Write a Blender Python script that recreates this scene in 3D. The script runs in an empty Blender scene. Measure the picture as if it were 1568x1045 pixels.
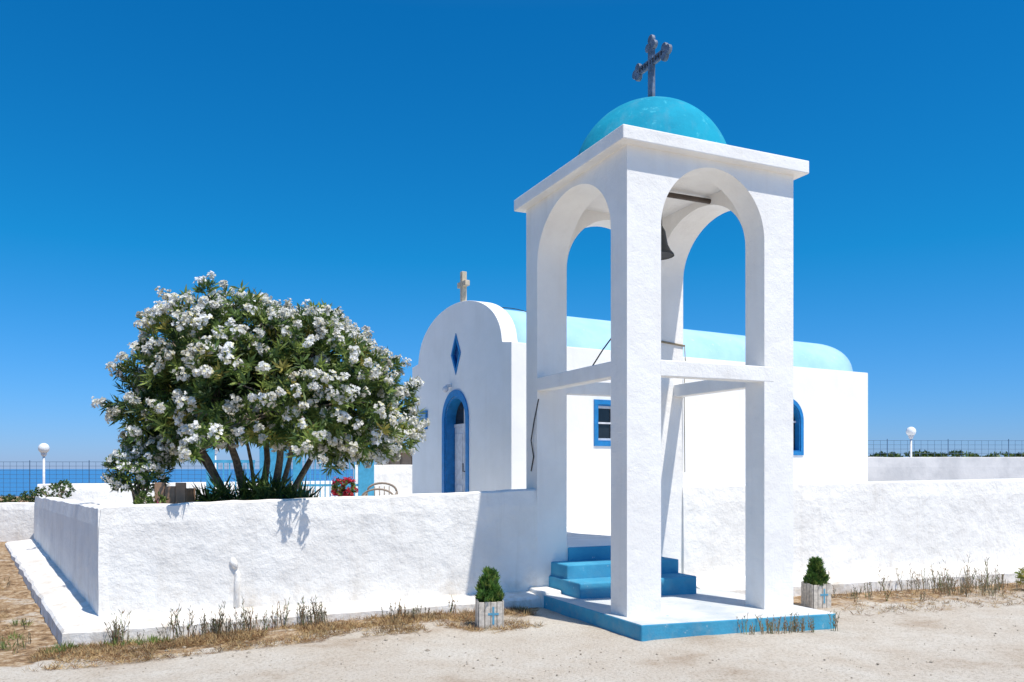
import bpy, bmesh, math, random
import numpy as np
from mathutils import Vector, Matrix, noise
random.seed(7); rng=np.random.default_rng(7)
S=bpy.context.scene
R=math.radians

# ---------------------------------------------------------------- helpers
def link(o,parent=None):
    S.collection.objects.link(o)
    if parent is not None: o.parent=parent
    return o
def empty(name,loc=(0,0,0),rz=0):
    e=bpy.data.objects.new(name,None); e.location=loc; e.rotation_euler=(0,0,rz)
    e.empty_display_size=.2
    return link(e)
def mesh_obj(name,verts,faces,mats,parent=None,smooth=False,midx=None):
    me=bpy.data.meshes.new(name); me.from_pydata([tuple(v) for v in verts],[],faces); me.update()
    if not isinstance(mats,(list,tuple)): mats=[mats]
    for m in mats: me.materials.append(m)
    if midx is not None: me.polygons.foreach_set('material_index',midx)
    bm=bmesh.new(); bm.from_mesh(me); bmesh.ops.recalc_face_normals(bm,faces=bm.faces); bm.to_mesh(me); bm.free()
    if smooth: me.polygons.foreach_set('use_smooth',[True]*len(me.polygons))
    o=bpy.data.objects.new(name,me); return link(o,parent)
def quads_obj(name,V,midx,mats,parent=None):
    n=len(V); me=bpy.data.meshes.new(name)
    me.vertices.add(n*4); me.vertices.foreach_set('co',np.ascontiguousarray(V,dtype=np.float32).ravel())
    me.loops.add(n*4); me.loops.foreach_set('vertex_index',np.arange(n*4,dtype=np.int32))
    me.polygons.add(n); me.polygons.foreach_set('loop_start',np.arange(0,n*4,4,dtype=np.int32))
    me.polygons.foreach_set('loop_total',np.full(n,4,dtype=np.int32))
    for m in mats: me.materials.append(m)
    me.polygons.foreach_set('material_index',np.asarray(midx,dtype=np.int32))
    me.update(calc_edges=True); me.validate()
    return link(bpy.data.objects.new(name,me),parent)
def boxdata(x0,x1,y0,y1,z0,z1):
    v=[(x0,y0,z0),(x1,y0,z0),(x1,y1,z0),(x0,y1,z0),(x0,y0,z1),(x1,y0,z1),(x1,y1,z1),(x0,y1,z1)]
    f=[(0,3,2,1),(4,5,6,7),(0,1,5,4),(1,2,6,5),(2,3,7,6),(3,0,4,7)]
    return v,f
def box(name,x0,x1,y0,y1,z0,z1,mat,parent=None,bev=0):
    v,f=boxdata(x0,x1,y0,y1,z0,z1); o=mesh_obj(name,v,f,mat,parent)
    if bev: bevel(o,bev)
    return o
def bevel(o,w,seg=2):
    m=o.modifiers.new('b','BEVEL'); m.width=w; m.segments=seg; m.limit_method='ANGLE'; m.angle_limit=R(40)
def extr(name,prof,axis,a,b,mat,parent=None):
    n=len(prof)
    if axis=='x': v=[(a,s,z) for s,z in prof]+[(b,s,z) for s,z in prof]
    else: v=[(s,a,z) for s,z in prof]+[(s,b,z) for s,z in prof]
    f=[tuple(range(n)),tuple(range(2*n-1,n-1,-1))]+[(i,(i+1)%n,(i+1)%n+n,i+n) for i in range(n)]
    return mesh_obj(name,v,f,mat,parent)
def archprof(s0,s1,z0,zs,rise,n=24):
    c=(s0+s1)/2; h=(s1-s0)/2
    return [(s0,z0),(s1,z0)]+[(c+h*math.cos(math.pi*i/n),zs+rise*math.sin(math.pi*i/n)) for i in range(n+1)]
def band(name,outer,inner,axis,a,b,mat,parent=None):
    n=len(outer)
    P=lambda s,z,d:(d,s,z) if axis=='x' else (s,d,z)
    v=[P(s,z,a) for s,z in outer]+[P(s,z,a) for s,z in inner]+[P(s,z,b) for s,z in outer]+[P(s,z,b) for s,z in inner]
    f=[]
    for i in range(n):
        j=(i+1)%n
        f+=[(i,j,n+j,n+i),(2*n+i,2*n+j,3*n+j,3*n+i),(i,j,2*n+j,2*n+i),(n+i,n+j,3*n+j,3*n+i)]
    return mesh_obj(name,v,f,mat,parent)
def cut(o,cutters):
    for c in cutters:
        m=o.modifiers.new('c','BOOLEAN'); m.operation='DIFFERENCE'; m.solver='EXACT'; m.object=c
    bpy.context.view_layer.update()
    dg=bpy.context.evaluated_depsgraph_get()
    me=bpy.data.meshes.new_from_object(o.evaluated_get(dg))
    o.modifiers.clear(); o.data=me
    for c in cutters: bpy.data.objects.remove(c,do_unlink=True)
def tubedata(pts,rad,sides=7):
    v=[];f=[]
    pts=[Vector(p) for p in pts]
    for i,p in enumerate(pts):
        t=(pts[min(i+1,len(pts)-1)]-pts[max(i-1,0)]).normalized()
        a=Vector((0,0,1)) if abs(t.z)<.9 else Vector((1,0,0))
        x=t.cross(a).normalized(); y=t.cross(x)
        r=rad[i] if hasattr(rad,'__len__') else rad
        for k in range(sides):
            an=2*math.pi*k/sides; v.append(p+x*r*math.cos(an)+y*r*math.sin(an))
        if i:
            b=(i-1)*sides
            for k in range(sides): f.append((b+k,b+(k+1)%sides,b+sides+(k+1)%sides,b+sides+k))
    f.append(tuple(range(sides))); f.append(tuple(range(len(v)-sides,len(v))))
    return v,f
def merge(parts):
    V=[];F=[]
    for v,f in parts:
        o=len(V); V+=list(v); F+=[tuple(i+o for i in q) for q in f]
    return V,F
def tubes(name,lst,mat,parent=None,sides=7):
    V,F=merge([tubedata(p,r,sides) for p,r in lst]); return mesh_obj(name,V,F,mat,parent,smooth=True)
def lathe(prof,c=(0,0,0),n=32):
    v=[];f=[]
    for r,z in prof:
        for k in range(n):
            a=2*math.pi*k/n; v.append((c[0]+r*math.cos(a),c[1]+r*math.sin(a),c[2]+z))
    for i in range(len(prof)-1):
        for k in range(n): f.append((i*n+k,i*n+(k+1)%n,(i+1)*n+(k+1)%n,(i+1)*n+k))
    return v,f

# ---------------------------------------------------------------- materials
def nm(name):
    m=bpy.data.materials.new(name); m.use_nodes=True; nt=m.node_tree
    return m,nt,nt.nodes['Principled BSDF']
def add(nt,t,**k):
    n=nt.nodes.new(t)
    for a,b in k.items(): setattr(n,a,b)
    return n
def noise_n(nt,scale,detail=4,rough=.55,src=None):
    n=add(nt,'ShaderNodeTexNoise'); n.inputs['Scale'].default_value=scale; n.inputs['Detail'].default_value=detail
    n.inputs['Roughness'].default_value=rough
    if src is not None: nt.links.new(src,n.inputs['Vector'])
    return n
def ramp(nt,src,stops):
    r=add(nt,'ShaderNodeValToRGB'); e=r.color_ramp.elements
    e[0].position,e[0].color=stops[0][0],(*stops[0][1],1); e[1].position,e[1].color=stops[-1][0],(*stops[-1][1],1)
    for p,c in stops[1:-1]:
        x=e.new(p); x.color=(*c,1)
    nt.links.new(src,r.inputs[0]); return r
def mixc(nt,fac,a,b,mode='MIX'):
    m=add(nt,'ShaderNodeMix',data_type='RGBA',blend_type=mode)
    for s,v in ((0,fac),(6,a),(7,b)):
        if hasattr(v,'links') or hasattr(v,'is_output'): nt.links.new(v,m.inputs[s])
        else: m.inputs[s].default_value=v if s==0 else (*v,1)
    return m.outputs[2]
def paint(name,col,col2=None,bump=.35,rough=.85,sc=1.0,wear=None,wearamt=.62,grime=0,spec=.2,fine=.13,streak=0):
    m,nt,b=nm(name)
    g=add(nt,'ShaderNodeNewGeometry'); pos=g.outputs['Position']
    col2=col2 or tuple(c*.9 for c in col)
    n1=noise_n(nt,1.6*sc,6,.6,pos)
    r1=ramp(nt,n1.outputs['Fac'],[(.38,col2),(.6,col)])
    out=r1.outputs[0]
    if wear:
        n2=noise_n(nt,9*sc,8,.7,pos)
        r2=ramp(nt,n2.outputs['Fac'],[(wearamt,(0,0,0)),(wearamt+.05,(1,1,1))])
        out=mixc(nt,r2.outputs[0],out,wear)
    if streak:
        mp=add(nt,'ShaderNodeMapping'); mp.inputs['Scale'].default_value=(5,5,.35); nt.links.new(pos,mp.inputs[0])
        n4=noise_n(nt,1.2,7,.65,mp.outputs[0]); r4=ramp(nt,n4.outputs['Fac'],[(.52,(0,0,0)),(.75,(streak,)*3)])
        out=mixc(nt,r4.outputs[0],out,(.55,.50,.43))
    if grime:
        sp=add(nt,'ShaderNodeSeparateXYZ'); nt.links.new(pos,sp.inputs[0])
        mr=add(nt,'ShaderNodeMapRange'); mr.inputs[1].default_value=.0; mr.inputs[2].default_value=.55; mr.inputs[3].default_value=1; mr.inputs[4].default_value=0
        nt.links.new(sp.outputs[2],mr.inputs[0])
        n3=noise_n(nt,5,8,.7,pos); r3=ramp(nt,n3.outputs['Fac'],[(.46,(0,0,0)),(.70,(1,1,1))])
        mm=add(nt,'ShaderNodeMath',operation='MULTIPLY'); nt.links.new(mr.outputs[0],mm.inputs[0]); nt.links.new(r3.outputs[0],mm.inputs[1])
        m2=add(nt,'ShaderNodeMath',operation='MULTIPLY'); nt.links.new(mm.outputs[0],m2.inputs[0]); m2.inputs[1].default_value=grime
        out=mixc(nt,m2.outputs[0],out,(.47,.37,.25))
    nt.links.new(out,b.inputs['Base Color'])
    b.inputs['Roughness'].default_value=rough; b.inputs['Specular IOR Level'].default_value=spec
    na=noise_n(nt,3.5,6,.6,pos); nb=noise_n(nt,50,6,.7,pos); ad=add(nt,'ShaderNodeMath',operation='MULTIPLY_ADD')
    nt.links.new(nb.outputs['Fac'],ad.inputs[0]); ad.inputs[1].default_value=fine; nt.links.new(na.outputs['Fac'],ad.inputs[2])
    bp=add(nt,'ShaderNodeBump'); bp.inputs['Strength'].default_value=bump; bp.inputs['Distance'].default_value=.05
    nt.links.new(ad.outputs[0],bp.inputs['Height']); nt.links.new(bp.outputs[0],b.inputs['Normal'])
    return m
def plain(name,col,rough=.6,metal=0,var=.12,sc=12):
    m,nt,b=nm(name); g=add(nt,'ShaderNodeNewGeometry')
    n=noise_n(nt,sc,5,.6,g.outputs['Position'])
    r=ramp(nt,n.outputs['Fac'],[(.35,tuple(c*(1-var*2) for c in col)),(.65,col)])
    nt.links.new(r.outputs[0],b.inputs['Base Color']); b.inputs['Roughness'].default_value=rough; b.inputs['Metallic'].default_value=metal
    return m
def leafm(name,col,tr=.25,rough=.5):
    m,nt,b=nm(name); g=add(nt,'ShaderNodeNewGeometry')
    n=noise_n(nt,2.2,3,.6,g.outputs['Position'])
    r=ramp(nt,n.outputs['Fac'],[(.35,tuple(c*.7 for c in col)),(.65,tuple(min(.92,c*1.2) for c in col))])
    nt.links.new(r.outputs[0],b.inputs['Base Color']); b.inputs['Roughness'].default_value=rough
    b.inputs['Specular IOR Level'].default_value=.35
    t=add(nt,'ShaderNodeBsdfTranslucent'); nt.links.new(r.outputs[0],t.inputs[0])
    mx=add(nt,'ShaderNodeMixShader'); mx.inputs[0].default_value=tr
    nt.links.new(b.outputs[0],mx.inputs[1]); nt.links.new(t.outputs[0],mx.inputs[2])
    nt.links.new(mx.outputs[0],nt.nodes['Material Output'].inputs[0]); return m

WHITE=paint('whitewash',(.88,.865,.83),(.82,.80,.77),bump=.30)
WALLW=paint('whitewash_wall',(.90,.875,.83),(.83,.80,.755),bump=.85,grime=.6,wear=(.72,.66,.58),wearamt=.69,streak=.28,fine=.12)
TOWERW=paint('whitewash_tower',(.89,.87,.835),(.84,.815,.78),bump=.42,grime=.35,fine=.2,streak=.15)
CHW=paint('whitewash_chapel',(.89,.87,.835),(.85,.83,.79),bump=.18,streak=.10)
TURQ=paint('turquoise_dome_paint',(.007,.33,.47),(.005,.26,.39),bump=.3,wear=(.05,.43,.55),wearamt=.60,streak=.08)
BLUE=paint('light_blue_paint',(.075,.36,.53),(.05,.28,.45),bump=.4,wear=(.45,.55,.58),wearamt=.65,grime=.25)
SLABTOP=paint('worn_slab_paint',(.68,.67,.65),(.50,.53,.54),bump=.4,wear=(.20,.42,.52),wearamt=.64)
ROOFB=paint('pale_blue_roof_paint',(.40,.63,.82),(.34,.57,.78),bump=.15,wear=(.55,.73,.83),wearamt=.62)
DBLUE=plain('medium_blue_paint',(.012,.22,.54),.45)
NAVY=plain('navy_glass',(.01,.035,.16),.15)
GATEB=plain('gate_blue_paint',(.08,.42,.68),.5)
DOORW=plain('white_door_paint',(.74,.74,.76),.5)
GLASS=plain('dark_glass',(.02,.025,.03),.1)
STEEL=plain('grey_steel',(.22,.26,.33),.5,.3,var=.25)
DARKM=plain('dark_lettering',(.03,.03,.04),.6)
BRONZE=plain('weathered_bronze',(.09,.085,.075),.55,.4)
RUST=plain('rusty_iron',(.10,.075,.06),.8)
STONE=plain('beige_stone',(.62,.52,.38),.9)
LAMPW=plain('milky_globe',(.85,.85,.83),.25,var=.02)
WOODW=plain('white_weathered_wood',(.70,.63,.54),.8,var=.18,sc=30)
TERRA=plain('wooden_planter_brown',(.42,.25,.15),.8)
CROSSB=plain('cross_blue',(.12,.38,.55),.7)
BARK=plain('bark',(.26,.21,.155),.9,var=.3,sc=25)
WIRE=plain('fence_wire',(.09,.17,.28),.6,.3)
CABLE=plain('black_cable',(.05,.05,.05),.7)
ROPE=plain('rope',(.33,.27,.18),.9)
CHAIRM=plain('wicker_chair',(.35,.28,.22),.7)
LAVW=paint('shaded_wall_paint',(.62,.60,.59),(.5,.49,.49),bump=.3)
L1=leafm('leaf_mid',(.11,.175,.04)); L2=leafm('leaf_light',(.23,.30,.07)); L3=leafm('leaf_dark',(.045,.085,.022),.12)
L4=leafm('leaf_yellow',(.36,.32,.07))
PET=leafm('white_petal',(.92,.89,.77),.3,.7); PETY=leafm('cream_petal',(.84,.74,.46),.25,.7)
RED=leafm('red_petal',(.55,.02,.05),.2); PINK=leafm('pink_petal',(.6,.10,.22),.2)
STRAW=leafm('straw',(.52,.37,.18),.15,.9); STRAW2=leafm('dry_brown',(.25,.14,.065),.1,.9); WEED=leafm('dry_weed',(.25,.22,.145),.1,.9)
CLIP=leafm('conifer_green',(.10,.21,.04),.2)

# ---------------------------------------------------------------- world, sun, camera
w=bpy.data.worlds.new('World'); S.world=w; w.use_nodes=True; nt=w.node_tree
bg=nt.nodes['Background']; sky=nt.nodes.new('ShaderNodeTexSky'); sky.sky_type='NISHITA'; sky.sun_disc=False
SD=Vector((.333,-.344,1.0)).normalized()
sky.sun_elevation=math.asin(SD.z); sky.sun_rotation=math.atan2(SD.x,SD.y)
sky.altitude=0; sky.air_density=1.0; sky.dust_density=0.2; sky.ozone_density=3.0
tc=add(nt,'ShaderNodeTexCoord'); sp=add(nt,'ShaderNodeSeparateXYZ'); nt.links.new(tc.outputs['Generated'],sp.inputs[0])
rr_=ramp(nt,sp.outputs[2],[(0,(.31,.46,.93)),(.08,(.21,.50,.90)),(.24,(.04,.57,.88)),(.48,(.02,.56,.93)),(.85,(.50,.78,1.0))])
mo=mixc(nt,1.0,sky.outputs[0],rr_.outputs[0],'MULTIPLY')
nt.links.new(mo,bg.inputs[0]); bg.inputs[1].default_value=.15
sun=bpy.data.lights.new('sun','SUN'); sun.energy=5.0; sun.angle=R(.5); sun.color=(1,.95,.86)
so=link(bpy.data.objects.new('sun',sun)); so.rotation_euler=SD.to_track_quat('Z','Y').to_euler(); so.location=(6,-6,18)
cam=bpy.data.cameras.new('camera'); cam.lens=29.39; cam.sensor_width=36; cam.shift_y=.1247; cam.clip_end=20000; cam.clip_start=.05
co=link(bpy.data.objects.new('camera',cam)); co.location=(0,0,1.65); co.rotation_euler=(R(90),0,0); S.camera=co
S.view_settings.view_transform='Standard'; S.view_settings.look='None'; S.view_settings.exposure=0

# ---------------------------------------------------------------- ground
def lerp(a,b,t): return a+(b-a)*t
def sst(a,b,x):
    t=min(1,max(0,(x-a)/(b-a))); return t*t*(3-2*t)
PL=(( -4.42,8.25),(.2,9.92))
def gz(x,y):
    z=-.12*(1-sst(-4.4,-1,x)) -.07*sst(1.8,3.6,x)-.03*sst(4,8,x)
    if x<-4: z+=min(.45,max(0,(y-8.6)*.055))*sst(4.2,5.2,-x)
    return z
def dleft(x,y):
    (x0,y0),(x1,y1)=PL; L=math.hypot(x1-x0,y1-y0); return -((x1-x0)*(y-y0)-(y1-y0)*(x-x0))/L
def dright(x,y):
    return (11.4+.4*(x-4.33)-y)/1.077
def axis(lo,hi,step,far_lo,far_hi):
    a=list(np.arange(lo,hi+1e-6,step)); s=step; v=hi
    while v<far_hi: s*=1.5; v=min(v+s,far_hi); a.append(v)
    s=step; v=lo; b=[]
    while v>far_lo: s*=1.5; v=max(v-s,far_lo); b.append(v)
    return b[::-1]+a
xs=axis(-8,11,.09,-400,400); ys=axis(6,13,.09,-60,40)
GV=[];dirt=[]
for y in ys:
    for x in xs:
        near=(-9<x<12 and 5<y<17)
        n1=noise.noise(Vector((x*1.3,y*1.3,0))); n2=noise.noise(Vector((x*6,y*6,3))) if near else 0
        d=0
        if x<.35:
            wd=lerp(1.15,.6,sst(-4,0,x))
            dl=dleft(x,y)+.28*n1+.2*n2
            d=max(d,1-sst(wd*.5,wd,dl)) if x>-4.6 else 1-sst(.9,1.5,dleft(x,y)+.3*n1+.15*n2-.3*sst(5,8,-x))
            n3=noise.noise(Vector((x*1.9,y*2.6,22)))
            d=max(0,d-.45*sst(.05,.4,n3))
        if x>3:
            dr=dright(x,y)+.4*n1+.2*n2
            d=max(d,(1-sst(.2,1.5,dr))*.8)
            n3=noise.noise(Vector((x*.8,y*1.6,12)))
            d=max(d,.55*sst(.15,.5,n3)*sst(4.6,6,x))
        dirt.append(d)
        GV.append((x,y,gz(x,y)+ (n2*.008+n1*.012 if near else 0)+d*n2*.022))
nx=len(xs); GF=[(j*nx+i,j*nx+i+1,(j+1)*nx+i+1,(j+1)*nx+i) for j in range(len(ys)-1) for i in range(nx-1)]
gm,nt,b=nm('sandy_concrete_ground')
g=add(nt,'ShaderNodeNewGeometry'); pos=g.outputs['Position']
at=add(nt,'ShaderNodeAttribute'); at.attribute_name='dirt'
na=noise_n(nt,.9,8,.68,pos); ra=ramp(nt,na.outputs['Fac'],[(.34,(.44,.36,.28)),(.45,(.54,.475,.395)),(.66,(.61,.565,.495))])
nb=noise_n(nt,35,6,.75,pos); rb=ramp(nt,nb.outputs['Fac'],[(.36,(.60,.55,.48)),(.5,(1,1,1)),(.7,(1.12,1.11,1.1))])
c1=mixc(nt,.75,ra.outputs[0],rb.outputs[0],'MULTIPLY')
nc=noise_n(nt,11,9,.75,pos); rc=ramp(nt,nc.outputs['Fac'],[(.36,(.11,.065,.035)),(.46,(.27,.165,.085)),(.53,(.40,.27,.15)),(.63,(.56,.46,.34))])
nd=noise_n(nt,7,6,.75,pos)
mm=add(nt,'ShaderNodeMath',operation='ADD'); nt.links.new(at.outputs['Fac'],mm.inputs[0]); 
ms=add(nt,'ShaderNodeMath',operation='MULTIPLY_ADD'); nt.links.new(nd.outputs['Fac'],ms.inputs[0]); ms.inputs[1].default_value=1.7; ms.inputs[2].default_value=-.88
nt.links.new(ms.outputs[0],mm.inputs[1]); rd=ramp(nt,mm.outputs[0],[(.35,(0,0,0)),(.7,(.95,.95,.95))])
nt.links.new(mixc(nt,rd.outputs[0],c1,rc.outputs[0]),b.inputs['Base Color']); b.inputs['Roughness'].default_value=.95; b.inputs['Specular IOR Level'].default_value=.1
bp=add(nt,'ShaderNodeBump'); bp.inputs['Strength'].default_value=.7; bp.inputs['Distance'].default_value=.03
nt.links.new(nb.outputs['Fac'],bp.inputs['Height']); nt.links.new(bp.outputs[0],b.inputs['Normal'])
ground=mesh_obj('ground',GV,GF,gm,smooth=True)
a=ground.data.attributes.new('dirt','FLOAT','POINT'); a.data.foreach_set('value',dirt)

# sea, horizon haze put into its pale base colour
sm,nt,b=nm('sea_water'); b.inputs['Base Color'].default_value=(.045,.20,.42,1); b.inputs['Roughness'].default_value=.8; b.inputs['Specular IOR Level'].default_value=.15
g=add(nt,'ShaderNodeNewGeometry'); n=noise_n(nt,.6,6,.6,g.outputs['Position']); bp=add(nt,'ShaderNodeBump'); bp.inputs['Strength'].default_value=.3; bp.inputs['Distance'].default_value=.4
nt.links.new(n.outputs['Fac'],bp.inputs['Height']); nt.links.new(bp.outputs[0],b.inputs['Normal'])
mesh_obj('sea',[(-9000,-200,-7),(9000,-200,-7),(9000,15000,-7),(-9000,15000,-7)],[(0,1,2,3)],sm)

# ---------------------------------------------------------------- rough boundary walls
def rwall(name,p0,p1,th,zb0,zb1,zt0,zt1,mat,parent=None,rough=.014,side=1,seg=.12,seed=0,topwob=.016):
    p0=Vector((*p0,0)); p1=Vector((*p1,0)); L=(p1-p0).length; t=(p1-p0)/L; nrm=Vector((-t.y,t.x,0))*side
    n=max(2,int(L/seg)); nz=8
    V=[];rows=[]
    for i in range(n+1):
        f=i/n; base=p0+t*(L*f); zb=lerp(zb0,zb1,f); zt=lerp(zt0,zt1,f)+topwob*noise.noise(Vector((i*seg*1.2,seed,5)))+.6*topwob*noise.noise(Vector((i*seg*5,seed,2)))
        row=[]
        for k in range(nz+1):
            z=lerp(zb,zt,k/nz); o=rough*(noise.noise(Vector((i*seg*1.1,z*1.1,seed)))+.5*noise.noise(Vector((i*seg*4,z*4,seed+9))))
            rr=.02 if k==nz else 0
            q=base+nrm*(-o+rr)+Vector((0,0,z)); row.append(q)
        row.append(base+nrm*.05+Vector((0,0,zt+.018)))
        row.append(base+nrm*(th-.05)+Vector((0,0,zt+.018)))
        row.append(base+nrm*th+Vector((0,0,zt-.01))); row.append(base+nrm*th+Vector((0,0,zb)))
        rows.append(row)
    m=len(rows[0]); V=[q for r in rows for q in r]; F=[]
    for i in range(n):
        for k in range(m): F.append((i*m+k,(i+1)*m+k,(i+1)*m+(k+1)%m,i*m+(k+1)%m))
    F.append(tuple(range(m))); F.append(tuple(range(n*m,n*m+m)))
    return mesh_obj(name,V,F,mat,parent,smooth=False)
def plinth(name,a0,a1,b0,b1,zt_in,zt_out,mat,parent,n=60):
    V=[];F=[]
    for i in range(n+1):
        f=i/n; A=Vector(a0).lerp(Vector(a1),f); B=Vector(b0).lerp(Vector(b1),f)
        w1=.012*noise.noise(Vector((i*.4,1,0))); w2=.03*noise.noise(Vector((i*.35,7,0)))
        d=(B-A).normalized(); B=B+d*w2
        zi=lerp(*zt_in,f)+w1; zo=lerp(*zt_out,f)+w1
        V+=[(A.x-d.x*.08,A.y-d.y*.08,-.3),(A.x-d.x*.08,A.y-d.y*.08,zi),(B.x-d.x*.03,B.y-d.y*.03,zo+.006),(B.x,B.y,zo-.02),(B.x+d.x*.02,B.y+d.y*.02,-.3)]
    for i in range(n):
        for k in range(5): F.append((i*5+k,(i+1)*5+k,(i+1)*5+(k+1)%5,i*5+(k+1)%5))
    F+= [tuple(range(5)),tuple(range(n*5,n*5+5))]
    return mesh_obj(name,V,F,mat,parent)

PLW=paint('whitewash_plinth',(.86,.835,.79),(.72,.68,.63),bump=.8,grime=.75,wear=(.58,.52,.44),wearamt=.66)
lw=empty('courtyard_wall')
C0=(-4.33,8.74); C1=(.309,10.256); B0=(-8.86,15.5)
rwall('front_wall',C0,C1,.26,-.2,-.1,1.235,1.375,WALLW,lw,seed=1)
rwall('side_wall',B0,(C0[0]+.02,C0[1]-.02),.24,-.2,-.2,1.13,1.225,WALLW,lw,seed=3)
plinth('front_plinth',C0,C1,(-4.45,8.27),(.42,9.93),(.12,.17),(.03,.13),PLW,lw)
plinth('side_plinth',B0,C0,(B0[0]-.42,B0[1]-.2),(-4.45,8.27),(.36,.12),(.30,.03),PLW,lw)
td=Vector((C1[0]-C0[0],C1[1]-C0[1],0)).normalized(); nn=Vector((td.y,-td.x,0))
wp=Vector((-3.02,9.17,0))
tubes('conduit',[([wp+nn*.0+Vector((0,0,.02)),wp+nn*.0+Vector((0,0,.40)),wp+nn*.005+Vector((.01,0,.50)),wp-nn*.03+Vector((-.01,0,.54))],[.034,.030,.028,.02]),
   ([wp+nn*.01+Vector((-.01,0,.56)),wp+nn*.015+Vector((-.04,0,.63)),wp-nn*.03+Vector((-.05,0,.69))],[.026,.038,.022])],WALLW,lw)
rw=empty('courtyard_wall')
rwall('long_wall',(2.284,11.12),(24,19.8),.26,-.3,-.3,1.40,1.66,WALLW,rw,seed=11,seg=.2)
plinth('long_plinth',(2.3,11.13),(24,19.81),(2.45,10.68),(24.1,19.35),(.2,.2),(.09,.02),PLW,rw,n=120)
rwall('outer_boundary_wall',(-26,14.8),(-8.95,15.8),.25,-.1,.1,.90,.99,WALLW,seed=21,seg=.3)
bw=empty('rear_courtyard_wall')
rwall('left_run',(-9.6,16.9),(-4.0,18.6),.25,.2,.2,1.32,1.36,WALLW,bw,seed=31,seg=.3)
rwall('gate_run',(-3.7,19.6),(-1.5,20.2),.25,.2,.2,1.72,1.73,WALLW,bw,seed=33,seg=.3)
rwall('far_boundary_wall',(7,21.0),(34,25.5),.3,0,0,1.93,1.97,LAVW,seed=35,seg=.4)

fl=[(-4.15,8.95),(.35,10.42),(.62,10.40),(1.90,10.99),(2.35,11.35),(24,20.1),(24,30),(-9.2,30),(-8.7,15.6)]
n=len(fl); mesh_obj('courtyard_floor',[(x,y,.672) for x,y in fl]+[(x,y,-.2) for x,y in fl],
   [tuple(range(n)),tuple(range(2*n-1,n-1,-1))]+[(i,(i+1)%n,(i+1)%n+n,i+n) for i in range(n)],PLW)

# ---------------------------------------------------------------- bell tower
T=empty('bell_tower',(1.155,8.40,0),R(24.5))
W,D=2.17,2.35; pu,pv=.41,.31; ZT=4.91
v,f=boxdata(0,W,0,D,-.05,ZT); body=mesh_obj('tower_frame',v,f,TOWERW,T)
body.parent=None
cA=extr('c1',archprof(pu,W-pu,-1,4.14,.69,40),'y',-1,D+1,TOWERW)
cB=extr('c2',archprof(pv,D-pv,-1,4.145,.682,40),'x',-1,W+1,TOWERW)
cC=box('c3',pu+.0005,W-pu-.0005,pv+.0005,D-pv-.0005,4.0,5.5,TOWERW)
cut(body,[cA,cB,cC]); body.parent=T; bevel(body,.014,2)
o=box('cornice',-.12,W+.12,-.12,D+.12,ZT,5.055,TOWERW,T,.012)
e=.003
box('beam_front',pu-.01,W-.001-pu+.14,-e,.13,2.60,2.768,TOWERW,T,.01)
box('beam_rear',pu-.01,W-pu+.01,D-.14,D+e,2.60,2.768,TOWERW,T,.01)
box('beam_left',-e,.15,pv-.01,D-pv+.01,2.602,2.766,TOWERW,T,.01)
box('beam_right',W-.15,W+e,pv-.01,D-pv+.01,2.602,2.766,TOWERW,T,.01)
prof=[(.93*math.cos(i/24*math.pi/2),5.05+.93*math.sin(i/24*math.pi/2)) for i in range(25)]; prof[-1]=(.001,prof[-1][1])
v,f=lathe([(.93,5.0)]+prof,(W/2,D/2,0),64); mesh_obj('dome',v,f,TURQ,T,smooth=True)
a0,a1,b0,b1=-.10,2.38,-.415,2.30
zt=lambda u:.16-.066*max(0,u)/2.38
v=[(a0,b0,-.2),(a1,b0,-.2),(a1,b1,-.2),(a0,b1,-.2),(a0,b0,zt(a0)),(a1,b0,zt(a1)),(a1,b1,zt(a1)),(a0,b1,zt(a0))]
o=mesh_obj('base_slab',v,boxdata(0,1,0,1,0,1)[1],[BLUE,SLABTOP],T,midx=None)
for p in o.data.polygons:
    if p.normal.z>.9: p.material_index=1
bevel(o,.015)
st=[(.16,1.80,1.25,2.3,.33),(.19,1.80,1.62,2.3,.50),(.42,1.755,2.0,2.5,.668)]
for i,(u0,u1,v0,v1,z) in enumerate(st):
    o=box('step_%d'%(i+1),u0,u1,v0+.0,v1+.01*i,.02+.003*i,z,BLUE,T,.015)
box('landing',.415,1.753,2.03,2.9,.5,.684,WHITE,T,.01)
box('small_side_step',-.12,.14,1.66,2.2,.0,.20,PLW,T,.02)
zc=6.47; yc=D/2
cr=[boxdata(W/2-.022,W/2+.022,yc-.05,yc+.05,5.9,6.64),boxdata(W/2-.018,W/2+.018,yc-.27,yc-.05,zc-.05,zc+.05),boxdata(W/2-.018,W/2+.018,yc+.05,yc+.27,zc-.05,zc+.05)]
def disc(y,z,r,t=.021,n=16):
    v=[(W/2-t,y+r*math.cos(2*math.pi*k/n),z+r*math.sin(2*math.pi*k/n)) for k in range(n)]+[(W/2+t,y+r*math.cos(2*math.pi*k/n),z+r*math.sin(2*math.pi*k/n)) for k in range(n)]
    return v,[tuple(range(n)),tuple(range(n,2*n))]+[(k,(k+1)%n,(k+1)%n+n,k+n) for k in range(n)]
for sy in (-1,1): cr+=[disc(yc+sy*.34,zc,.055,.0215),disc(yc+sy*.275,zc+.055,.05,.0235),disc(yc+sy*.275,zc-.055,.05,.0255)]
cr+=[disc(yc,6.74,.055,.0215),disc(yc-.055,6.66,.05,.0235),disc(yc+.055,6.66,.05,.0255)]
V,F=merge(cr); o=mesh_obj('dome_cross',V,F,STEEL,T); bevel(o,.008)
lt=[]
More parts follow.
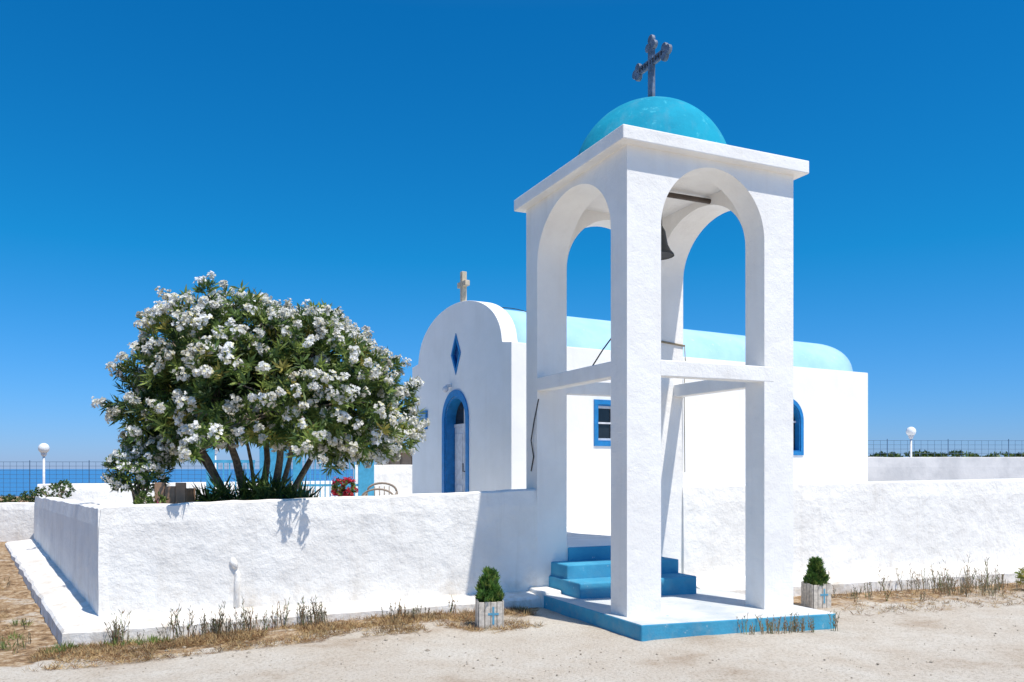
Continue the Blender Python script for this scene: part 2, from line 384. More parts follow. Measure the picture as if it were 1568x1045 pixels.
for k in range(9):
    y=yc-.23+k*.056; h=.024
    lt.append(boxdata(W/2-.0275,W/2+.0275,y-.005,y+.005,zc-h,zc+h))
    if k%2: lt.append(boxdata(W/2-.0272,W/2+.0272,y+.005,y+.026,zc+(-.005 if k%3 else .014),zc+(.005 if k%3 else .024)))
V,F=merge(lt); mesh_obj('dome_cross_lettering',V,F,DARKM,T)
tubes('bell_pipe',[([(pu-.05,.95,4.845),(W-pu+.05,.95,4.845)],.03)],RUST,T,10)
bp_=[(.205,0),(.20,.02),(.165,.06),(.135,.12),(.118,.2),(.105,.28),(.075,.34),(.03,.365),(.001,.37)]
v,f=lathe(bp_,(1.0,.95,4.11)); mesh_obj('bell',v,f,BRONZE,T,smooth=True)
v,f=lathe([(.001,.004),(.19,.004)],(1.0,.95,4.11)); mesh_obj('bell_shade_disc',v,f,CABLE,T)  # flat black disc across the mouth stands in for the shade inside
tubes('bell_hanger',[([(1.0,.95,4.46),(1.0,.95,4.85)],.016),([(.93,.95,4.47),(.93,.95,4.86)],.01),([(1.07,.95,4.47),(1.07,.95,4.86)],.01)],RUST,T)
tubes('bell_clapper',[([(1.0,.95,4.3),(1.0,.95,4.05)],[.01,.03])],RUST,T)
zr=3.33; x0,x1,y0,y1=W-pu-.012,W+.012,D-pv-.012,D+.012
tubes('rope',[([(x0,y0,zr),(x1,y0,zr-.04),(x1,y1,zr-.02),(x0,y1,zr+.02),(x0,y0,zr)],.013),
   ([(x0,y0,zr),(x0-.01,y0-.01,zr-.05),(1.0,.95,4.06)],.006),
   ([(x1,y0,zr-.04),(x1+.01,y0-.01,zr-.25),(x1-.02,y0-.02,zr-.6),(x1,y0-.01,1.6)],.006)],ROPE,T)
tubes('cable',[([(-.01,1.98,2.5),(-.02,2.08,2.25),(-.03,2.15,2.0),(-.01,2.12,1.80),(-.005,2.2,1.62)],.008),
   ([(.12,.93,2.765),(.24,.88,2.97),(.38,.25,3.5)],.008)],CABLE,T)

# ---------------------------------------------------------------- chapel
K=empty('chapel',(-.01,13.5,0),R(30))
CW,CL,ZW=4.04,8.87,3.71
fp=[(0,.3),(CW,.3),(CW,3.70),(CW-.30,3.74)]
nA=40
fp+=[(CW/2+1.70*math.cos(math.pi*i/nA),3.74+.93*math.sin(math.pi*i/nA)**.95) for i in range(1,nA)]
fp+=[(.30,3.74),(0,3.70)]
fac=extr('facade',fp,'x',0,.30,CHW)
dc=archprof(1.60,2.48,.3,2.52,.45,24); c=extr('c',dc,'x',-.2,.24,CHW)
dm=[(2.02,3.38),(2.21,3.74),(2.02,4.10),(1.83,3.74)]; c2=extr('c',dm,'x',-.2,.10,CHW)
cut(fac,[c,c2]); fac.parent=K; bevel(fac,.015)
bodyc=box('nave_walls',.30,CL,.03,CW-.03,.3,ZW,CHW)
cw1=box('c',1.73,2.50,-.2,.18,2.12,2.76,CHW)
cw2=extr('c',archprof(6.02,6.76,2.0,2.62,.37,20),'y',-.2,.18,CHW)
cut(bodyc,[cw1,cw2]); bodyc.parent=K; bevel(bodyc,.02)
n=36; prof=[(CW/2+1.62*math.cos(math.pi*i/n),3.68+.90*math.sin(math.pi*i/n)**.9) for i in range(n+1)]
V=[];F=[]; NX=30
for j in range(NX+1):
    x=.28+(CL-.02-.28)*j/NX
    for s,z in prof: V.append((x,s,z))
m=n+1
for j in range(NX):
    for i in range(n): F.append((j*m+i,j*m+i+1,(j+1)*m+i+1,(j+1)*m+i))
F.append(tuple(range(m))); F.append(tuple(range(NX*m,NX*m+m)))
o=mesh_obj('barrel_vault_roof',V,F,ROOFB,K)
for p in o.data.polygons:
    if len(p.vertices)==4: p.use_smooth=True
tubes('roof_wire',[([(.62+.05*k,CW/2-.25-1.38*k/10,3.715+.90*max(0,1-((.25+1.38*k/10)/1.63)**2)**.47) for k in range(11)],.007),
     ([(.42,.01,3.6),(.45,.01,2.6),(.43,.01,.7)],.012)],CABLE,K)
band('door_surround',archprof(1.50,2.58,.67,2.53,.56,24),archprof(1.60,2.48,.672,2.52,.45,24),'x',-.025,.005,DBLUE,K)
band('door_reveal',archprof(1.602,2.478,.673,2.518,.448,24),archprof(1.63,2.45,.675,2.51,.42,24),'x',.0052,.235,DBLUE,K)
box('door_leaf_a',.18,.215,1.64,2.035,.68,2.42,DOORW,K,.005); box('door_leaf_b',.18,.215,2.045,2.44,.68,2.42,DOORW,K,.005)
pn=[]
for y0 in (1.69,2.10):
    for z0,z1 in ((.80,1.35),(1.45,2.30)): pn.append(boxdata(.168,.179,y0,y0+.29,z0,z1))
V,F=merge(pn); o=mesh_obj('door_panels',V,F,DOORW,K); bevel(o,.006)
extr('door_fanlight_glass',archprof(1.63,2.45,2.44,2.511,.421,24),'x',.20,.232,GLASS,K)
V,F=merge([boxdata(.17,.199,1.63,2.45,2.42,2.48),boxdata(.18,.198,2.02,2.06,2.48,2.90)]); mesh_obj('fanlight_bars',V,F,DOORW,K)
tubes('door_handle',[([(.16,1.98,1.6),(.12,1.98,1.6),(.12,1.98,1.75)],.012)],RUST,K)
dmi=[(2.02,3.46),(2.16,3.74),(2.02,4.02),(1.88,3.74)]
band('diamond_frame',[(2.02,3.36),(2.22,3.74),(2.02,4.12),(1.82,3.74)],dmi,'x',-.012,.04,DBLUE,K)
extr('diamond_glass',dmi,'x',.03,.06,NAVY,K)
box('plaque_border',-.03,-.002,3.27,3.88,2.42,2.79,DBLUE,K,.004); box('plaque_face',-.036,-.031,3.31,3.84,2.46,2.75,plain('plaque_pale_blue',(.30,.50,.68),.5),K)
pl=[]
for r_ in range(4): pl.append(boxdata(-.0385,-.0365,3.40+.04*(r_%2),3.76-.03*r_,2.51+.06*r_,2.520+.06*r_))
V,F=merge(pl); mesh_obj('plaque_text',V,F,DARKM,K)
V,F=merge([boxdata(-.10,0,2.20,2.27,3.15,3.20)]); mesh_obj('door_lamp_bracket',V,F,DOORW,K)
bm=bmesh.new(); bmesh.ops.create_uvsphere(bm,u_segments=14,v_segments=9,radius=.06,matrix=Matrix.Translation((-.11,2.235,3.11))); me=bpy.data.meshes.new('door_lamp_globe'); bm.to_mesh(me); bm.free(); me.materials.append(DOORW); link(bpy.data.objects.new('door_lamp_globe',me),K)
cy=CW/2; zz=4.62
V,F=merge([boxdata(.10,.20,cy-.045,cy+.045,zz,zz+.64),boxdata(.102,.198,cy-.17,cy-.045,zz+.36,zz+.46),boxdata(.102,.198,cy+.045,cy+.17,zz+.36,zz+.46)])
o=mesh_obj('roof_cross',V,F,STONE,K); bevel(o,.012)
rc=lambda a,b,c,d:[(a,c),(b,c),(b,d),(a,d)]
band('window_surround_a',rc(1.65,2.58,2.04,2.84),rc(1.73,2.50,2.12,2.76),'y',.008,.034,DBLUE,K)
band('window_reveal_a',rc(1.732,2.498,2.122,2.758),rc(1.75,2.48,2.14,2.74),'y',.035,.17,DBLUE,K)
box('window_glass_a',1.74,2.49,.15,.17,2.13,2.75,GLASS,K)
V,F=merge([boxdata(1.75,1.80,.12,.149,2.14,2.74),boxdata(2.43,2.48,.12,.149,2.14,2.74),boxdata(2.09,2.14,.12,.149,2.14,2.74),
  boxdata(1.80,2.09,.121,.148,2.14,2.18),boxdata(1.80,2.09,.121,.148,2.70,2.74),boxdata(1.80,2.09,.121,.148,2.43,2.46),boxdata(2.14,2.43,.121,.148,2.14,2.18),boxdata(2.14,2.43,.121,.148,2.70,2.74),boxdata(2.14,2.43,.121,.148,2.43,2.46)])
mesh_obj('window_bars_a',V,F,DOORW,K)
band('window_surround_b',archprof(5.94,6.84,1.92,2.62,.45,20),archprof(6.02,6.76,2.0,2.62,.37,20),'y',.008,.034,DBLUE,K)
band('window_reveal_b',archprof(6.022,6.758,2.002,2.62,.368,20),archprof(6.04,6.74,2.02,2.62,.35,20),'y',.035,.17,DBLUE,K)
extr('window_glass_b',archprof(6.03,6.75,2.01,2.62,.36,20),'y',.15,.17,GLASS,K)
V,F=merge([boxdata(6.37,6.41,.12,.149,2.02,2.97),boxdata(6.04,6.37,.12,.148,2.58,2.62),boxdata(6.41,6.74,.12,.148,2.58,2.62)]); mesh_obj('window_bars_b',V,F,DOORW,K)

# ---------------------------------------------------------------- foliage tools
def unit(v): return v/np.maximum(np.linalg.norm(v,axis=-1,keepdims=True),1e-9)
def whorls(P,Dr,n,L,Wd,spread=(35,85),jit=.2,droop=0):
    m=len(P); Dr=unit(Dr); r=rng.normal(size=(m,3)); A=unit(np.cross(Dr,r)); B=np.cross(Dr,A)
    ph=(np.arange(n)[None,:]*2.399+rng.uniform(0,6.28,(m,1)))
    al=np.radians(rng.uniform(*spread,(m,n)))
    d=Dr[:,None,:]*np.cos(al)[...,None]+(A[:,None,:]*np.cos(ph)[...,None]+B[:,None,:]*np.sin(ph)[...,None])*np.sin(al)[...,None]
    d[...,2]-=droop; d=unit(d)
    l=L*rng.uniform(.65,1.2,(m,n,1)); wd=Wd*rng.uniform(.8,1.2,(m,n,1))
    side=unit(np.cross(d,Dr[:,None,:]+rng.normal(size=(m,n,3))*.5))
    base=P[:,None,:]-Dr[:,None,:]*rng.uniform(0,jit*L,(m,n,1))
    V=np.stack([base,base+d*l*.5+side*wd,base+d*l,base+d*l*.5-side*wd],axis=2)
    return V.reshape(-1,4,3)
def blossoms(P,Dr,nf,Rc,pl,pw):
    m=len(P); Dr=unit(Dr); off=rng.normal(size=(m,nf,3)); sc=rng.uniform(.65,1.35,(m,1,1)); off=unit(off)*rng.uniform(.3,1,(m,nf,1))*Rc*sc
    c=(P+Dr*Rc*.6)[:,None,:]+off; dn=unit(Dr[:,None,:]*.8+unit(off)*.9+rng.normal(size=(m,nf,3))*.2)
    return whorls(c.reshape(-1,3),dn.reshape(-1,3),5,pl,pw,(60,88),0)
def lobe_tips(lobes,dens):
    P=[];N=[];out=[]
    C=np.array([l[:3] for l in lobes]); Rr=np.array([l[3] for l in lobes])
    for i,(x,y,z,r) in enumerate(lobes):
        n=int(dens*r*r); d=unit(rng.normal(size=(n,3))); rad=r*(1+.15*rng.normal(size=(n,1))).clip(.55,1.28)
        p=np.array([x,y,z])+d*rad
        dist=np.linalg.norm(p[:,None,:]-C[None],axis=2)/Rr[None]; dist[:,i]=9
        inside=dist.min(axis=1)
        keep=(inside>.85)|(rng.random(n)<.14)
        P.append(p[keep]);N.append(d[keep]);out.append(inside[keep]>.93)
    return np.concatenate(P),np.concatenate(N),np.concatenate(out)
def leafmix(n,p): return rng.choice(len(p),size=n,p=p)

# ---------------------------------------------------------------- oleander tree
TR=empty('oleander_tree',(0,0,0))
YC=10.75; K_=YC/11.8
L0=[(-4.12,3.58,.44),(-3.59,3.62,.40),(-3.08,3.38,.40),(-2.54,3.30,.40),(-2.08,3.04,.38),(-1.72,2.68,.35),(-1.78,2.30,.35),
(-4.62,3.34,.38),(-4.98,3.06,.32),(-5.04,2.66,.33),(-4.86,2.32,.33),(-4.38,2.78,.52),(-3.54,2.86,.62),(-2.80,2.76,.55),(-2.28,2.6,.45),
(-4.40,2.38,.33),(-3.86,2.50,.34),(-3.17,2.46,.34),(-2.50,2.22,.33),(-1.90,2.04,.24),(-4.16,4.00,.20),(-2.60,3.68,.20),(-3.7,4.0,.17),(-3.2,3.74,.18),(-4.75,3.68,.16),(-5.30,2.90,.16),(-4.95,2.02,.20),(-4.55,2.06,.22),(-2.25,1.96,.22),(-1.62,2.05,.17)]
lobes=[]
CX=-3.54*K_
for x,z,r in L0:
    q=1-((x+3.48)/2.1)**2-((z-2.75)/1.4)**2; dep=1.30*math.sqrt(max(0,q))
    ks=(-1,-.3,.45,1) if dep>.8 else ((-1,1) if dep>.35 else (0,))
    X=x*K_; Z=1.65+(z-1.65)*K_; rr=r*K_*1.03
    for k in ks:
        Y=YC+k*dep*.80+random.uniform(-.1,.1); fx=min(1,Y/YC)
        lobes.append((CX+(X-CX)*fx*(.98 if k else 1)+random.uniform(-.08,.08),Y,Z+random.uniform(-.06,.06)-(.08 if k<0 else 0),rr*random.uniform(.82,1.05)))
lobes+=[(-3.34,8.93,1.82,.10),(-3.30,9.08,1.98,.12),(-3.25,9.4,2.15,.16),(-2.24,9.14,1.86,.10),(-2.25,9.3,2.0,.13),(-2.4,9.65,2.15,.2)]
P,N,outm=lobe_tips(lobes,760)
gap=np.array([noise.noise(Vector((p[0]*2.6,p[1]*2.6,p[2]*2.6))) for p in P]); keep=gap>-.27
P,N,outm=P[keep],N[keep],outm[keep]
Cc=np.array([CX,YC,2.35]); gdir=unit(P-Cc)
Dv=unit(N*.5+gdir*.7+np.array([0,0,.45])+rng.normal(size=P.shape)*.25)
V=whorls(P,Dv,13,.135,.0135,(25,85),.6)
mi=np.repeat(leafmix(len(P),[.45,.32,.18,.05]),13)
quads_obj('leaves',V,mi,[L1,L2,L3,L4],TR)
fn=np.array([noise.noise(Vector((p[0]*1.5+9,p[1]*1.5,p[2]*1.5))) for p in P])
fl_ok=outm&(rng.random(len(P))<(.42+.5*fn))&((gdir[:,2]>-.45)|(rng.random(len(P))<.5))
V=blossoms(P[fl_ok]+Dv[fl_ok]*.05,Dv[fl_ok],14,.066,.034,.017)
quads_obj('blossoms',V,(rng.random(len(V))<.12).astype(int),[PET,PETY],TR)
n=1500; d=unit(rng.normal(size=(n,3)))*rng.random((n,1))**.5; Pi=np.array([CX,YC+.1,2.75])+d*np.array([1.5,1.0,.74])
V=whorls(Pi,unit(d+rng.normal(size=d.shape)*.6),9,.14,.014,(20,85),.6); quads_obj('inner_leaves',V,np.zeros(len(V)),[L3],TR)  # inner fill all in the dark green, crown shade put into the colour
br=[]
trunks=[(-3.40,-4.10,2.25,.06),(-3.32,-3.66,2.45,.065),(-3.22,-3.25,2.5,.055),(-3.10,-2.80,2.4,.06),(-3.03,-2.42,2.2,.05),(-3.36,-4.35,2.1,.035),(-3.08,-2.62,2.35,.04),(-3.2,-3.45,2.4,.03)]
tips=[]
for i,(bx,tx,tz,r) in enumerate(trunks):
    yy=10.65+.12*(i%3-1); w1=random.uniform(-.07,.07)
    ty=yy+random.uniform(-.4,.4)
    br.append(([(bx,yy,.6),(lerp(bx,tx,.15)+w1,yy,1.0),(lerp(bx,tx,.34)-w1*.4,yy,1.35),(lerp(bx,tx,.6)-w1,lerp(yy,ty,.5),1.75),(tx,ty,tz)],[r*1.3,r*1.1,r*.95,r*.75,r*.45])); tips.append(Vector((tx,ty,tz)))
for l in lobes:
    lv=Vector(l[:3]); t=min(tips,key=lambda q:(q-lv).length); m_=t.lerp(lv,.5)+Vector((0,0,.04))
    br.append(([t,m_,lv],[.022,.013,.006]))
tubes('trunk_and_limbs',br,BARK,TR)

def bush(name,c,r,dens,n,L,Wd,probs,mats,flow=0,upb=.4,fm=None,spread=(25,85),droop=0):
    lobs=[(c[0]+random.uniform(-.45,.45)*r[0],c[1]+random.uniform(-.45,.45)*r[1],c[2]+random.uniform(-.4,.45)*r[2],min(r)*random.uniform(.45,.7)) for _ in range(9)]
    P,N,o_=lobe_tips(lobs,dens); Dv=unit(N+np.array([0,0,upb])+rng.normal(size=P.shape)*.3)
    V=whorls(P,Dv,n,L,Wd,spread,.5,droop); mi=np.repeat(leafmix(len(P),probs),n); ms=list(mats)
    if flow:
        k=rng.random(len(P))<flow; V2=blossoms(P[k],Dv[k],8,.05,.032,.015); V=np.concatenate([V,V2]); mi=np.concatenate([mi,np.full(len(V2),len(ms))]); ms.append(fm or PET)
    e=empty(name); quads_obj('foliage',V,mi,ms,e)
    tubes('stems',[([(c[0]+random.uniform(-.05,.05),c[1],c[2]-r[2]*1.5),(lb[0],lb[1],lb[2])],[.018,.006]) for lb in lobs],BARK,e,5)
    return e
bush('oleander_shrub',(-4.44,9.95,1.70),(.40,.3,.32),1100,11,.11,.012,[.5,.25,.25],[L1,L2,L3],.45)
bush('dark_shrub',(-7.65,14.0,1.30),(.42,.3,.18),2200,10,.04,.009,[.35,.05,.6],[L1,L2,L3])
bush('olive_shrub',(-13.4,22.5,.85),(1.4,.5,.20),2200,8,.06,.012,[.35,.05,.6],[L1,L2,L3])
bush('potted_flowers',(-2.85,14.2,1.30),(.24,.2,.15),1500,8,.06,.016,[.6,.2,.2],[L1,L2,L3],.5,fm=RED)
bush('flower_bed_plant',(-3.98,9.30,1.30),(.40,.12,.09),2600,8,.06,.012,[.4,.55,.05],[L1,L2,L3],.03,fm=PINK)
bush('yellow_green_weed',(7.45,11.95,.06),(.22,.2,.16),1700,9,.09,.009,[.1,.4,.5],[L1,L2,L4])
n=220; P=np.stack([rng.uniform(-3.90,-2.35,n),rng.uniform(9.9,10.4,n),rng.uniform(.95,1.46,n)],1)
P[:,2]-=.25*np.abs((P[:,0]+3.10)/.75)**2
V=whorls(P,np.tile([0,-.1,1.],(n,1))+rng.normal(size=(n,3))*.3,11,.30,.014,(15,85),.3,.15)
e=empty('strap_leaved_plant'); quads_obj('foliage',V,np.repeat(leafmix(n,[.5,.12,.38]),11),[L1,L2,L3],e)
tubes('stems',[([(x,10.05,.66),(x+random.uniform(-.1,.1),10.05,1.2)],[.02,.01]) for x in np.linspace(-3.6,-2.5,9)],BARK,e,5)

PB=empty('wooden_planter')
for i,x in enumerate((-4.10,-3.98,-3.86)): box('stave_%d'%i,x,x+.115,9.58,9.62,.7,1.49-.04*(i%2),TERRA,PB,.006)
box('planter_box',-4.10,-3.745,9.625,9.9,.7,1.42,TERRA,PB,.01)

def crosspot(x,y,z,s,rz):
    e=empty('clipped_shrub_planter',(x,y,z),rz); w_=.125*s; h=.31*s
    for i in range(4):
        a=-w_+i*w_*.5+.002; box('front_board_%d'%i,a,a+w_*.5-.006,-w_-.012,-w_,0,h+random.uniform(-.012,.006),WOODW,e,.003)
        box('back_board_%d'%i,a,a+w_*.5-.006,w_,w_+.012,0,h+random.uniform(-.012,.006),WOODW,e,.003)
        box('left_board_%d'%i,-w_-.012,-w_-.001,a,a+w_*.5-.006,0,h+random.uniform(-.012,.006),WOODW,e,.003)
        box('right_board_%d'%i,w_+.001,w_+.012,a,a+w_*.5-.006,0,h+random.uniform(-.012,.006),WOODW,e,.003)
    box('soil',-w_,w_,-w_,w_,.01,h-.03,BARK,e)
    V,F=merge([boxdata(.015,.035,-w_-.0155,-w_-.013,.07*s,.25*s),boxdata(-.03,.015,-w_-.0153,-w_-.013,.165*s,.187*s),boxdata(.035,.08,-w_-.0153,-w_-.013,.165*s,.187*s)]); mesh_obj('painted_cross',V,F,CROSSB,e)
    n=700; t=rng.random(n)**1.1; a=rng.uniform(0,6.28,n); rr=.135*(1-t*.70)*np.minimum(1,.70+t*2.2)*rng.uniform(.5,1.15,n)*s*(1+.18*np.sin(a*3+t*9))
    P=np.stack([rr*np.cos(a),rr*np.sin(a),h-.03+t*.32*s],1); Dd=np.stack([np.cos(a)*.38,np.sin(a)*.38,np.ones(n)],1)+rng.normal(size=(n,3))*.2
    V=whorls(P,Dd,7,.062,.0065,(5,38),.5); quads_obj('shrub_foliage',V,np.repeat(leafmix(n,[.6,.25,.15]),7),[CLIP,L2,L3],e)
    tubes('stem',[([(0,0,h-.1),(0,0,h+.25*s)],.015)],BARK,e)
    return e
crosspot(-.235,8.72,-.02,1.0,R(8)); crosspot(3.80,10.45,-.08,.98,R(14))

# ---------------------------------------------------------------- gate, chair
G=empty('blue_gate',(-3.5,14.6,.6),R(12))
box('post_wide',.80,1.08,0,.12,0,1.72,GATEB,G,.01); box('post_slim',-.32,-.16,0,.12,0,1.65,GATEB,G,.01)
V,F=merge([boxdata(-.16,.80,.03,.07,1.42,1.48),boxdata(-.16,.80,.03,.07,.10,.15),boxdata(-.16,.80,.032,.068,.74,.78)]+[boxdata(-.12+i*.085,-.10+i*.085,.035,.065,.15,1.42 if i%2 else 1.62) for i in range(11)])
mesh_obj('bars',V,F,GATEB,G)
box('door_panel',-.9,-.36,.3,.34,0,1.45,GATEB,G,.01)
box('post_left',-1.75,-1.62,0,.12,0,1.5,GATEB,G,.01)
V,F=merge([boxdata(-1.62,-.95,.03,.06,1.15,1.20)]+[boxdata(-1.58+i*.1,-1.56+i*.1,.035,.055,.1,1.15) for i in range(7)]); mesh_obj('left_bars',V,F,GATEB,G)
CH=empty('wicker_chair',(-2.15,13.6,.68))
arc=lambda y,r,h:[(r*math.cos(math.pi*i/12),y,h+.55*r*math.sin(math.pi*i/12)) for i in range(13)]
tubes('frame',[(arc(.22,.24,.60),.018),(arc(-.2,.26,.50),.016)]+[([(sx*.24,sy,0),(sx*.25,sy,.6 if sy>0 else .5)],.016) for sx in(-1,1) for sy in(-.2,.22)]+[([(sx*.25,-.2,.5),(sx*.25,.22,.58)],.018) for sx in(-1,1)]+[([(x_,.22,.4),(x_,.22,.68)],.008) for x_ in(-.12,-.04,.04,.12)],CHAIRM,CH)
box('seat',-.23,.23,-.2,.2,.40,.44,CHAIRM,CH,.015)

def lamp(x,y,zb,zg):
    e=empty('globe_street_lamp',(x,y,0)); 
    bm=bmesh.new(); bmesh.ops.create_uvsphere(bm,u_segments=24,v_segments=14,radius=.125,matrix=Matrix.Translation((0,0,zg))); me=bpy.data.meshes.new('globe'); bm.to_mesh(me); bm.free(); me.materials.append(LAMPW)
    me.polygons.foreach_set('use_smooth',[True]*len(me.polygons)); link(bpy.data.objects.new('globe',me),e)
    v,f=lathe([(.001,zg-.20),(.03,zg-.2),(.06,zg-.16),(.07,zg-.11),(.05,zg-.10)]); mesh_obj('collar',v,f,DOORW,e)
    tubes('pole',[([(0,0,zb),(0,0,zb+.3),(0,0,zg-.15)],[.045,.03,.028])],DOORW,e)
    tubes('pole_base',[([(0,0,zb),(0,0,zb+.12)],[.08,.06])],DOORW,e)
lamp(-11.2,20,.2,2.14); lamp(-7.1,20,.6,2.20); lamp(10.5,22.0,.6,2.63)

def fence(p0,p1,zb,zt,name='wire_mesh_fence',step=.28,hs=7):
    p0=Vector((*p0,0));p1=Vector((*p1,0)); L=(p1-p0).length; n=int(L/step); parts=[]
    def bar(a,b,r): 
        parts.append(tubedata([a,b],r,3))
    for i in range(n+1):
        q=p0.lerp(p1,i/n); bar(q+Vector((0,0,zb)),q+Vector((0,0,zt)),.006)
        if i%9==0: bar(q+Vector((0,0,zb-.6)),q+Vector((0,0,zt+.05)),.016)
    for k in range(hs+1):
        z=lerp(zb,zt,k/hs); bar(p0+Vector((0,0,z)),p1+Vector((0,0,z)),.006 if k<hs else .008)
    V,F=merge(parts); return mesh_obj(name,V,F,WIRE)
fence((-40,28),(-4,28),.75,1.88,step=.22,hs=8); fence((8,26.5),(45,28.0),1.6,2.55,step=.22)
Pp=[];
for cx in list(np.arange(11,40,1.1)):
    r=random.uniform(.12,.26); n=90
    d=unit(rng.normal(size=(n,3))); Pp.append(np.array([cx+random.uniform(-.4,.4),30+random.uniform(-.3,.3),2.0])+d*np.array([r*3.2,.4,r]))
P=np.concatenate(Pp); V=whorls(P,rng.normal(size=P.shape)+[0,0,.6],8,.14,.035); quads_obj('distant_shrub_row',V,np.repeat(leafmix(len(P),[.4,.1,.5]),8),[L1,L2,L3])
bank=rwall('far_field_bank',(6,29.2),(60,32),6,0,0,1.85,1.95,paint('dry_field',(.40,.33,.22),(.30,.25,.15)),seed=50,seg=1.0)
# low shed with planks and a flat roof
HT=empty('distant_shed')
box('walls',-3.6,-.5,22.5,24,.3,2.08,plain('brown_planks',(.34,.26,.19),.9),HT); box('roof',-3.75,-.35,22.35,24.15,2.08,2.17,plain('shed_roof',(.45,.38,.30),.9),HT)
V,F=merge([boxdata(-3.6+i*.3,-3.58+i*.3,22.47,22.499,.3,2.08) for i in range(11)]); mesh_obj('plank_battens',V,F,plain('dark_batten',(.15,.11,.08),.9),HT)

# ---------------------------------------------------------------- dry grass, weeds, pebbles
def scatter_left(n,dmin,dmax,x0=-4.6,x1=.1):
    out=[]
    while len(out)<n:
        x=random.uniform(x0,x1); d=random.uniform(dmin,dmax)
        if noise.noise(Vector((x*1.8,d*2,4)))+.35<random.random()*.8-.05: continue
        yb=8.25+(x+4.42)*.3615; out.append((x+d*.34,yb-d*.94))
    return out
pts=scatter_left(3000,.02,.55)+scatter_left(1300,.3,1.05,-4.6,-1.2)
for _ in range(2200):
    y=random.uniform(7.4,15.0); xe=-4.5-(max(y,8.3)-8.3)*.65-.45; x=xe-random.random()**1.3*3.5
    if noise.noise(Vector((x*2,y*2,14)))>-.12: pts.append((x,y))
for _ in range(1500):
    x=random.uniform(4.0,11); d=random.random()**1.5*1.6; 
    if noise.noise(Vector((x*1.1,d,8)))>-.15: pts.append((x,11.35+.4*(x-4.33)-d))
for _ in range(260): 
    a=random.uniform(0,6.28); pts.append((-.235+math.cos(a)*random.uniform(.1,.55),8.75+math.sin(a)*random.uniform(.1,.38)))
pts=np.array(pts); P=np.array([(x,y,gz(x,y)+.004) for x,y in pts])
Dd=np.tile([0,0,1.],(len(P),1))+rng.normal(size=P.shape)*.5
V=whorls(P,Dd,8,.07,.0026,(35,105),.2); V[...,2]=np.maximum(V[...,2],np.repeat(P[:,2],8)[:,None]-.0)
quads_obj('dry_grass',V,np.repeat(leafmix(len(P),[.44,.50,.06]),8),[STRAW,STRAW2,WEED])
wv=[]; wm=[]
def weed(x,y,h,sp=.5):
    z=gz(x,y); st_=random.randint(2,4)
    for _ in range(st_):
        d=Vector((random.gauss(0,.16)*sp*2,random.gauss(0,.16)*sp*2,1)).normalized(); hh=h*random.uniform(.6,1.1)
        b=Vector((x+random.uniform(-.03,.03),y+random.uniform(-.03,.03),z)); s_=Vector((1,0,0)); t=b+d*hh
        wv.append([b-s_*.0035,b+s_*.0035,t+s_*.002,t-s_*.002])
        for k in range(random.randint(5,9)):
            f_=random.uniform(.2,1); q=b.lerp(t,f_); a=random.uniform(0,6.28); dd=Vector((math.cos(a)*.5,math.sin(a)*.5,.85)).normalized(); l=h*.18*random.uniform(.5,1.2)
            e_=q+dd*l; sd=dd.cross(Vector((0,1,.3))).normalized()*.0038; wv.append([q,q.lerp(e_,.6)+sd,e_,q.lerp(e_,.6)-sd])
for x,y in scatter_left(75,-.0,.22,-4.0,-1.9): weed(x,y,random.uniform(.16,.34))
for x,y in scatter_left(22,.0,.3,-1.9,-.3): weed(x,y,random.uniform(.08,.22))
for _ in range(30):
    u=random.gauss(1.55,.28); vv=-.47-random.random()*.07; x=1.155+.91*u-.4147*vv; y=8.4+.4147*u+.91*vv; weed(x,y,random.uniform(.10,.24))
for _ in range(95):
    x=random.choice([random.uniform(4.2,7.8),random.gauss(6.3,.4)]); d=random.random()**1.5*.9; weed(x,11.35+.4*(x-4.33)-d,random.uniform(.1,.28 if d>.1 else .42))
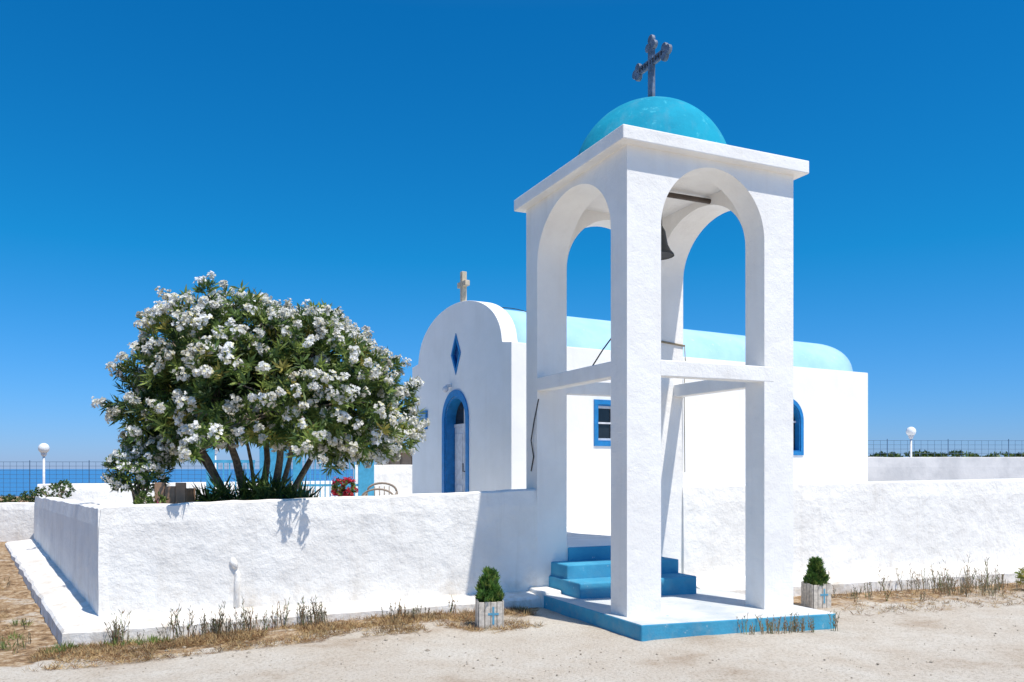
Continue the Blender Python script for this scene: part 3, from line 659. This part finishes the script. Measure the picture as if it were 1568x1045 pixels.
for _ in range(24):
    y=random.uniform(8.0,12); weed(-4.75-(y-8.3)*.65-random.random(),y,random.uniform(.06,.16))
quads_obj('dry_weeds',np.array([[tuple(p) for p in q] for q in wv]),rng.choice(3,len(wv),p=[.62,.28,.10]),[WEED,STRAW2,L1])
gp=scatter_left(7,.1,.3,-4.5,-3.4)+[(-4.9,8.2),(-5.1,8.6),(-5.4,9.2)]
P=np.array([(x+random.uniform(-.12,.12),y+random.uniform(-.06,.06),gz(x,y)+.01) for x,y in gp for _ in range(8)])
quads_obj('green_grass_tufts',whorls(P,np.tile([0,0,1.],(len(P),1))+rng.normal(size=P.shape)*.3,6,.10,.0035,(5,50),.1),np.repeat(leafmix(len(P),[.6,.4]),6),[L1,L2])
pb=[]
oct_f=[(0,1,4),(1,2,4),(2,3,4),(3,0,4),(1,0,5),(2,1,5),(3,2,5),(0,3,5)]
def peb(x,y,s):
    z=gz(x,y); a=random.random()*3
    pb.append(([(x+s*math.cos(a+k*1.57)*random.uniform(.7,1.2),y+s*math.sin(a+k*1.57)*random.uniform(.7,1.2),z+s*.2) for k in range(4)]+[(x,y,z+s*.8),(x,y,z-s*.5)],oct_f))
for _ in range(1800):
    x=random.uniform(-7,9); y=random.uniform(6.2,10.5)
    if x<.3 and dleft(x,y)<.05: continue
    if x>0.2 and y>7.7 and x<4 and y<11 : continue
    peb(x,y,random.choice([.005,.007,.010])*random.uniform(.6,1.5)*(2.0 if random.random()<.03 else 1))
for x,y in scatter_left(260,.08,.9,-4.6,-.2): peb(x,y,random.uniform(.007,.024))
for _ in range(260):
    y=random.uniform(7.6,13); peb(-4.5-(max(y,8.3)-8.3)*.65-.45-random.random()*2.5,y,random.uniform(.010,.035))
for _ in range(160):
    x=random.uniform(4.2,9); peb(x,11.3+.4*(x-4.33)-random.random()*1.2,random.uniform(.008,.022))
V,F=merge(pb); mesh_obj('pebbles',V,F,plain('pebble_stone',(.50,.43,.34),.9,var=.3,sc=8))
print('done',len(bpy.data.objects))
